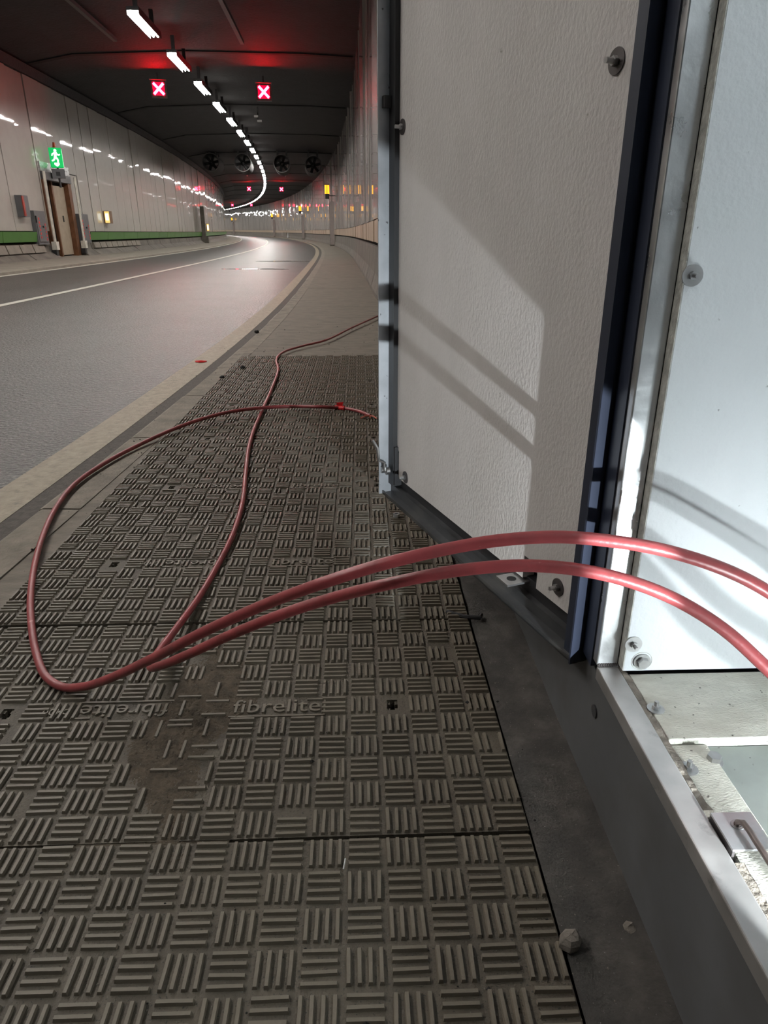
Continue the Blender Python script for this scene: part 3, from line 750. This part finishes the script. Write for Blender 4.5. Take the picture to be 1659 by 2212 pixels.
def to_cab(p):
    q = Vector(p)-c0; return Vector((q.x*math.cos(CA)+q.y*math.sin(CA), -q.x*math.sin(CA)+q.y*math.cos(CA), q.z))
def bolt(pos, nrm, wr_, hr, par, wm='steel', hm='steel', stud=.012, hole=False):
    pos = Vector(pos); nrm = Vector(nrm).normalized()
    w = MB().cyl(pos, pos+nrm*.002, wr_, n=28).build('washer', wm, par, True)
    if hr:
        MB().cyl(pos+nrm*.002, pos+nrm*(.002+hr*.8), hr, n=6).build('nut', hm, par)
        if stud: MB().cyl(pos+nrm*.002, pos+nrm*(.002+stud), hr*.55, n=10).build('stud', hm, par, True)
    return w
def on_floor(px, py, z): return to_cab(F(px, py, z))
q = on_floor(1416, 1532, .2475); bolt(q, (0, 0, 1), .0125, .0058, led)
q = on_floor(1487, 1662, .2385); bolt(q, (0, 0, 1), .0125, .0058, cab)
q = on_floor(1541, 1646, .2335); 
MB().cyl(q, q+Vector((0, 0, .0025)), .0125, n=28).build('flange', 'steel', cab, True); MB().cyl(q+Vector((0, 0, .0025)), q+Vector((0, 0, .0115)), .0098, .0092, 6).build('bolt_head', 'steel', cab)
# fasteners on the far lining: intersect ray with plane u=-.02
def on_lining(px, py):
    d = P(px, py, 1.0)-Vector((0, 0, CAMH)); o = to_cab((0, 0, CAMH))
    dd = Vector((d.x*math.cos(CA)+d.y*math.sin(CA), -d.x*math.sin(CA)+d.y*math.cos(CA), d.z))
    t = (-.02-o.y)/dd.y; return o+dd*t
for px, py in ((1495, 595), (1368, 1391)):
    q = on_lining(px, py); bolt(q, (0, -1, 0), .0135, .0056, wall_in, stud=.014)
q = on_lining(1386, 1428)
MB().lathe(q, (0, -1, 0), [(-.004, .0155), (.0006, .0160), (.0006, .0168), (-.004, .0172)], 28).build('socket_rim', 'edge', wall_in, True)
MB().cyl(q+Vector((0, .001, 0)), q-Vector((0, .003, 0)), .0135, n=24).build('bolt_flange', 'steel', wall_in, True)
MB().cyl(q-Vector((0, .003, 0)), q-Vector((0, .0105, 0)), .0098, .009, 6).build('bolt_head', 'steel', wall_in)
# latch bracket and rod by the sill
bp = CB((.036, -.365, .2545), (.084, -.312, .2575), 'latch_bracket', 'galv')
CB((.036, -.365, .23), (.039, -.312, .2545), 'flange', 'dwasher', bp)
pts = [(.0585, -.330, .235), (.0585, -.331, .262), (.060, -.338, .268), (.061, -.35, .268)]+[(.061+.0002*k, -.36-.02*k, .2675-.0004*k) for k in range(22)]
MB().tube(pts, .0038, 10).build('latch_rod', 'rod', cab, True)
MB().lathe((.0585, -.331, .2576), (0, 0, 1), [(0, .0075), (.0012, .0072), (.0012, .0045), (0, .004)], 16).build('eyelet', 'steel', bp, True)
# knock-out disc on the plinth front
q = to_cab(F(1306, 1577, .12)); MB().cyl((.0085, q.y, .16), (.0055, q.y, .16), .011, n=20).build('plinth_plug', 'doorlip', cab, True)

# --- door, a part of the cabinet, wide open
dd = Vector((-.3676, .93, 0)).normalized(); dn = Vector((-dd.y, dd.x, 0))   # dn faces the road and the camera
dn = Vector((-.93, -.3676, 0)).normalized()
DO = Vector((.329, 1.057, 0))               # lower right corner of the lining board's face
drot = math.atan2(dd.y, dd.x)
def DW(a, b, z):                            # a along door from hinge side, b out of the board face
    p = DO+dd*a+dn*b; q = to_cab((p.x, p.y, z)); return (q.x, q.y, q.z)
DWID = .785; A0, A1 = -.060, DWID+.050
ZB, ZT = .214, 2.12
def DBX(lo, hi, nm, m, par, bevel=0.0):
    return MB().box(lo, hi, lambda a, b, z: DW(a, b, z)).build(nm, m, par, bevel=bevel)
door = DBX((A0, -.040, ZB), (A1, -.034, ZT), 'door', 'skin', cab)
DBX((A1-.004, -.034, ZB), (A1, .040, ZT), 'free_edge_lip', 'freelip', door)
DBX((A0, -.034, ZB), (A1, .031, ZB+.004), 'bottom_lip', 'doorlip', door)
DBX((A0, .028, ZB), (A1-.004, .031, ZB+.010), 'bottom_return', 'doorlip', door)
DBX((A0, -.034, ZT-.004), (A1, .036, ZT), 'top_lip', 'navy', door)
DBX((A0, -.034, ZB), (A0+.004, .036, ZT), 'hinge_lip', 'navy', door)
DBX((A0+.004, -.034, ZB+.004), (-.020, .020, ZT), 'hinge_rail', 'navy', door)
DBX((-.020, -.034, ZB+.004), (-.003, -.002, ZT), 'hinge_rail', 'navy', door)
DBX((DWID+.012, -.034, ZB+.03), (A1-.004, .012, ZT), 'free_rail', 'blackrail', door)
DBX((DWID+.003, -.034, ZB+.03), (DWID+.012, -.012, ZT), 'free_rail', 'blackrail', door)
DBX((-.02, -.034, ZB+.004), (A1-.004, .004, ZB+.026), 'bottom_rail', 'doorlip', door)
DBX((-.02, -.034, ZB+.026), (A1-.004, -.010, ZB+.058), 'bottom_rail', 'blackrail', door)
# lining board with a notch at the bottom for the strike bracket
def ang(px, py):                            # hit the board-face plane
    o = Vector((0, 0, CAMH)); d = P(px, py, 1.0)-o
    t = (DO-o).dot(dn)/d.dot(dn); h = o+d*t
    return (h-DO).dot(dd), h.z
n0, n1, nz = ang(1157, 1277)[0], ang(1128, 1255)[0], ang(1140, 1205)[1]
ZL = .27
def board_poly():
    a_n, z_n = ang(862, 977)
    return [(0, ZL), (n0, ZL), (n0, nz), (n1, nz), (n1, ZL), (DWID, ZL), (DWID, z_n-.004), (DWID-.001, z_n), (DWID+.010, z_n+.012), (DWID+.012, z_n+.02), (DWID+.012, ZT-.03), (0, ZT-.03)]
mb = MB(); mb.prism(board_poly(), -.026, 0.0, lambda a, z, b: DW(a, b, z)); board = mb.build('insulation_board', 'board', door)
br = MB(); ab, zb = ang(1120, 1268)
br.box((ab-.022, -.034, ZB+.048), (ab+.022, .040, ZB+.052), lambda a, b, z: DW(a, b, z)).build('strike_bracket', 'steel', door)
MB().cyl(DW(ab, .018, ZB+.0505), DW(ab, .018, ZB+.0526), .0095, n=18).build('strike_hole', 'pit', door)
dnl = Vector(DW(0, 1, 0))-Vector(DW(0, 0, 0))
def dbolt(px, py, wr_, hr):
    a, z = ang(px, py); p = Vector(DW(a, 0, z)); n = dnl.normalized()
    w = MB().cyl(p-n*.0005, p+n*.0018, wr_, n=30).build('washer', 'dwasher', door, True)
    MB().cyl(p+n*.0018, p+n*.008, hr, n=6).build('nut', 'steel', door)
    MB().cyl(p+n*.008, p+n*.019, hr*.6, n=12).build('stud', 'steel', door, True)
dbolt(1333, 132, .0165, .0066); dbolt(870, 274, .0165, .0066); dbolt(876, 1031, .0165, .0066); dbolt(1206, 1268, .0165, .0066)
# latch hook near the free edge
la, lz = ang(848, 1002)
TL = lambda a, b, z: DW(a, b, z)
hk = MB(); path = [(DWID+.030, .030, lz-.012), (DWID+.030, .031, lz+.012), (DWID+.036, .045, lz+.018), (DWID+.033, .050, lz+.055), (DWID+.044, .060, lz+.075)]
hk.tube([TL(*p) for p in path], .0045, 8); hk.build('latch_hook', 'steel', door, True)
MB().cyl(TL(DWID+.022, .030, lz-.010), TL(DWID+.022, .020, lz-.010), .011, n=14).build('latch_pin', 'steel', door, True)
MB().cyl(TL(DWID+.040, .036, lz-.012), TL(DWID+.040, .022, lz-.012), .009, n=14).build('latch_pin', 'steel', door, True)
DBX((DWID+.004, -.034, lz-.05), (DWID+.046, .010, lz+.06), 'latch_plate', 'blackrail', door)
a_, z_ = ang(834, 230)
DBX((DWID+.030, .012, z_-.012), (DWID+.046, .03, z_+.012), 'upper_catch', 'black', door)

# --- inside the cabinet, right of the frame: work light, added shadow rack and added fill light
rk = empty('equipment_rack', Vector((.60, .0, .2335)), 'grey equipment rack inside the cabinet, right of the photo', 'rack', rz=CA)  # added unseen rack, placed to cast the lamp's shadow edges on the door
rc = lambda w0, u0, z0, w1, u1, z1, nm, m: MB().box((w0, u0, z0-.2335), (w1, u1, z1-.2335)).build(nm, m, rk)
rc(-.10, .02, .2335, -.08, .04, 1.2, 'upright', 'galv'); rc(-.10, .60, .56, -.085, .665, 1.2, 'upright', 'galv'); rc(-.10, .02, .56, -.092, .60, 1.15, 'rack_panel', 'greybox')
rc(-.10, .04, .505, -.085, .665, .522, 'rail', 'galv')
wk = empty('work_light', Vector((.60, .22, .2335)), 'twin headed white LED work light inside the cabinet, right of the photo', 'lamp')
wb = Vector((.60, .22, .2335))
MB().box((-.02, -.10, 0), (.02, .28, .012)).box((-.12, -.11, 0), (.04, -.09, .012)).build('stand', 'black', wk)
MB().cyl((-.10, -.10, .01), (-.10, -.10, .10), .008, n=10).build('stem', 'black', wk, True)
h1 = MB().box((-.16, -.135, .07), (-.04, -.11, .18)).build('lamp_head', 'black', wk)
MB().cyl((-.10, -.11, .127), (-.10, -.1075, .127), .02, n=20).build('lens', 'strip', h1, True)
MB().box((-.126, .040, .02), (.02, .045, .27)).build('barn_door', 'black', h1)  # added unseen plates that keep the beam off the lining and walkway
MB().box((-.02, -.11, .10), (-.014, .040, .15)).build('barn_door_arm', 'black', h1)
MB().box((-.235, .040, .012), (-.1485, .045, .27)).build('barn_door', 'black', h1)
MB().box((-.175, -.11, .10), (-.169, .040, .15)).box((-.175, -.125, .10), (-.16, -.11, .15)).build('barn_door_arm', 'black', h1)
sl = bpy.data.lights.new('flood_beam', 'SPOT'); sl.energy = 95*WORK; sl.color = (.9, .97, 1.0); sl.spot_size = math.radians(50); sl.spot_blend = .08; sl.shadow_soft_size = .004
so = bpy.data.objects.new('flood_beam', sl); COL.objects.link(so); so.parent = wk; so.location = (-.10, -.10, .127)
so.rotation_euler = Vector((-math.sin(math.radians(24)), math.cos(math.radians(24)), -.02)).to_track_quat('-Z', 'Y').to_euler()
h2 = MB().box((-.02, .255, .005), (.09, .275, .075)).build('lamp_head', 'black', wk)
for x, z in ((.0, .022), (.065, .05)): MB().box((x-.007, .275, z-.007), (x+.007, .279, z+.007)).build('led', 'led', h2)
st = empty('strip_light', Vector((.85, .35, 2.05)), 'strip light under the cabinet roof, out of the photo', 'lamp', rz=CA)  # added unseen fill light, brightens the upper lining
MB().box((-.03, -.4, .03), (.03, .4, .11)).build('housing', 'pale', st); MB().box((-.025, -.38, 0), (.025, .38, .03)).build('diffuser', 'strip', st)

# ------------------------------------------------------------------ red cables
def spline(pts, step=.012):
    p = [Vector(q) for q in pts]; p = [p[0]*2-p[1]]+p+[p[-1]*2-p[-2]]; out = []
    for i in range(1, len(p)-2):
        P0, P1, P2, P3 = p[i-1:i+3]
        t0 = 0; t1 = t0+max(1e-5, (P1-P0).length**.5); t2 = t1+max(1e-5, (P2-P1).length**.5); t3 = t2+max(1e-5, (P3-P2).length**.5)
        n = max(2, int((P2-P1).length/step))
        for k in range(n):
            t = t1+(t2-t1)*k/n
            A1_ = P0*((t1-t)/(t1-t0))+P1*((t-t0)/(t1-t0)); A2_ = P1*((t2-t)/(t2-t1))+P2*((t-t1)/(t2-t1)); A3_ = P2*((t3-t)/(t3-t2))+P3*((t-t2)/(t3-t2))
            B1_ = A1_*((t2-t)/(t2-t0))+A2_*((t-t0)/(t2-t0)); B2_ = A2_*((t3-t)/(t3-t1))+A3_*((t-t1)/(t3-t1))
            out.append(B1_*((t2-t)/(t2-t1))+B2_*((t-t1)/(t2-t1)))
    out.append(p[-2]); return out
CR = .0088; ZF = CR+.0058
def FZ(px, py, z=ZF): return F(px, py, z)
c1 = [(.90, .62, .247), (.80, .70, .252), (.69, .755, .31), (.60, .79, .395), P(1659, 1278, .915), P(1560, 1228, .90), P(1440, 1190, .895), P(1337, 1171, .90), P(1210, 1160, .91), P(1090, 1166, .92), P(980, 1183, .93), P(830, 1218, .94), P(690, 1262, .97), P(560, 1311, 1.05), P(440, 1365, 1.12), P(330, 1422, 1.22), P(240, 1464, 1.33), P(180, 1483, 1.41),
      FZ(135, 1484), FZ(100, 1462), FZ(78, 1410), FZ(68, 1350), FZ(66, 1290), FZ(74, 1225), FZ(90, 1165), FZ(118, 1102), FZ(160, 1047), FZ(220, 1004), FZ(300, 961), FZ(370, 929, ZF+.01), FZ(430, 907, ZF+.02), FZ(500, 889, ZF+.03), P(580, 880, 3.655), P(640, 878, 3.70), FZ(690, 879, ZF+.02), FZ(735, 881), FZ(770, 887), FZ(800, 898)]
c2 = [(.88, .56, .247), (.78, .62, .247), (.66, .68, .258), (.575, .72, .305), P(1659, 1446, .90), P(1560, 1357, .90), P(1440, 1286, .90), P(1300, 1240, .905), P(1150, 1222, .92), P(1000, 1231, .935), P(850, 1259, .965), P(700, 1297, 1.05), P(590, 1334, 1.10), P(490, 1375, 1.18), P(410, 1412, 1.27), P(355, 1435, 1.34), P(328, 1442, 1.395), P(326, 1432, 1.44), P(345, 1405, 1.52), P(385, 1352, 1.64), P(430, 1290, 1.79), P(470, 1222, 1.97), FZ(503, 1155), FZ(524, 1085), FZ(531, 1020), FZ(537, 970), FZ(548, 930), FZ(566, 888), FZ(585, 845), FZ(599, 808), FZ(601, 796), FZ(597, 780), FZ(602, 768), FZ(620, 757), FZ(655, 747), FZ(700, 736), FZ(760, 708), FZ(830, 676), FZ(900, 640)]
k1 = tag(MB().tube(spline(c1), CR, 14).build('red_cable', 'cable', None, True), 'red cable looping wide left to a taped frayed end', 'cable', 'red cables running out of the cabinet')
k2 = tag(MB().tube(spline(c2), CR, 14).build('red_cable', 'cable', None, True), 'red cable folded back sharply and running straight away up the walkway', 'cable', 'red cables running out of the cabinet')
# tape and frayed end
a, b = FZ(724, 880), FZ(744, 882)
t_ = MB().cyl(a, b, CR+.003, n=14); t_.build('tape', 'tape', k1, True)
m_ = (a+b)/2
T = MB(); T.add([m_+Vector((-.012, 0, .008)), m_+Vector((.014, .002, .009)), m_+Vector((.02, .006, .03)), m_+Vector((-.018, .0, .028)), m_+Vector((-.012, .003, .008)), m_+Vector((.014, .005, .009)), m_+Vector((.02, .009, .03)), m_+Vector((-.018, .003, .028))], [(0, 1, 2, 3), (7, 6, 5, 4), (0, 4, 5, 1), (1, 5, 6, 2), (2, 6, 7, 3), (3, 7, 4, 0)])
T.build('tape_flag', 'tape', k1)
e = FZ(800, 898)
for dx, dy, dz in ((.035, -.05, -.003), (-.05, -.035, -.004), (.0, -.06, .004)):
    MB().tube([e, e+Vector((dx*.5, dy*.5, .003)), e+Vector((dx, dy, dz))], .0032, 7).build('bare_core', 'copper', k1, True)
# ------------------------------------------------------------------ loose bits on the ground
def stone(p, r, lab, m='stone'):
    mb = MB(); n = 7; rings = 5
    for j in range(rings+1):
        ph = math.pi*j/rings
        for i in range(n):
            a = 2*math.pi*i/n; k = r*(.78+.4*random.random())
            mb.v.append((k*math.sin(ph)*math.cos(a)*1.05, k*math.sin(ph)*math.sin(a)*.9, k*math.cos(ph)*.72))
    for j in range(rings):
        for i in range(n): mb.f.append((j*n+i, (j+1)*n+i, (j+1)*n+(i+1) % n, j*n+(i+1) % n))
    o = mb.build('stone', m); o.location = (p.x, p.y, p.z+r*.5); return tag(o, lab, 'stone', 'stones in the dust by the cabinet base')
stone(F(1231, 2042), .0175, 'larger pale angular stone beside the nearest cover edge')
stone(F(1360, 2011), .0105, 'smaller stone in the dust near the cabinet base')
stone(F(1208, 1555), .004, 'tiny light stone in the dust strip halfway up')
npos = F(859, 1122)
nt_ = MB(); nt_.lathe((0, 0, 0), (0, 0, 1), [(0, .006), (0, .0125), (.012, .0125), (.012, .006), (0, .006)], 6)
o = tag(nt_.build('hex_nut', 'galv'), 'loose steel hex nut on the covers below the door corner', 'nut'); o.location = (npos.x-.004, npos.y, .0098)
zp = F(435, 782, ZR+.004)
mb = MB(); mb.tube([zp+Vector((-.045, 0, .004)), zp+Vector((0, .008, .008)), zp+Vector((.04, .0, .004))], .006, 6); mb.tube([zp+Vector((-.045, 0, .004)), zp+Vector((-.01, -.03, .004)), zp+Vector((.03, -.02, .004))], .005, 6)
tag(mb.build('red_scrap', 'tape'), 'scrap of red tape lying on the road edge line', 'scrap')
for px, py, r, lab in [(555, 719, .022, 'black crumb on the kerb beyond the covers'), (524, 797, .02, 'black twist of debris at the cover corner by the kerb'), (480, 818, .018, 'black crumb on the kerb nearer the covers')]:
    stone(F(px, py), r, lab, 'grit_dark')
# rubber wedge at the cover corner
wp = F(1010, 1338)
mb = MB(); mb.tube([wp+Vector((-.05, .03, .004)), wp+Vector((-.01, .0, .008)), wp+Vector((.03, -.005, .008)), wp+Vector((.035, .012, .006))], .006, 8)
tag(mb.build('rubber_strip', 'black', None, True), 'bent black rubber strip at the corner of the third cover', 'rubber strip')
mt = F(742, 1884); tag(MB().cyl(mt+Vector((0, 0, .006)), mt+Vector((.002, .018, .0075)), .0011, n=6).build('match_stick', 'pale'), 'tiny pale splinter lying on the nearest cover', 'splinter')

# shallow puddles on the road by the kerb
M['water'] = mat('puddle_water', (0.02, 0.02, 0.02), 0.04, var=0.1)
def puddle(px, py, rx, ry, lab):
    c = F(px, py, ZR); mb = MB(); n = 40; ph = random.random()*6
    zz = tp(c.y/K, -3.0, 0.0).z+.0035
    top = [(c.x+rx*math.cos(t)*(1+.18*math.sin(3*t+ph)+.1*math.sin(7*t)), c.y+ry*math.sin(t)*(1+.2*math.sin(4*t+ph))) for t in [2*math.pi*i/n for i in range(n)]]
    mb.prism(top, zz-.003, zz); tag(mb.build('puddle', 'water'), lab, 'puddle', 'puddles on the road')
puddle(520, 580, 1.35, .16, 'long shallow puddle across the near lane where red lights reflect')
puddle(610, 563, .9, .22, 'farther shallow puddle on the bend of the near lane')
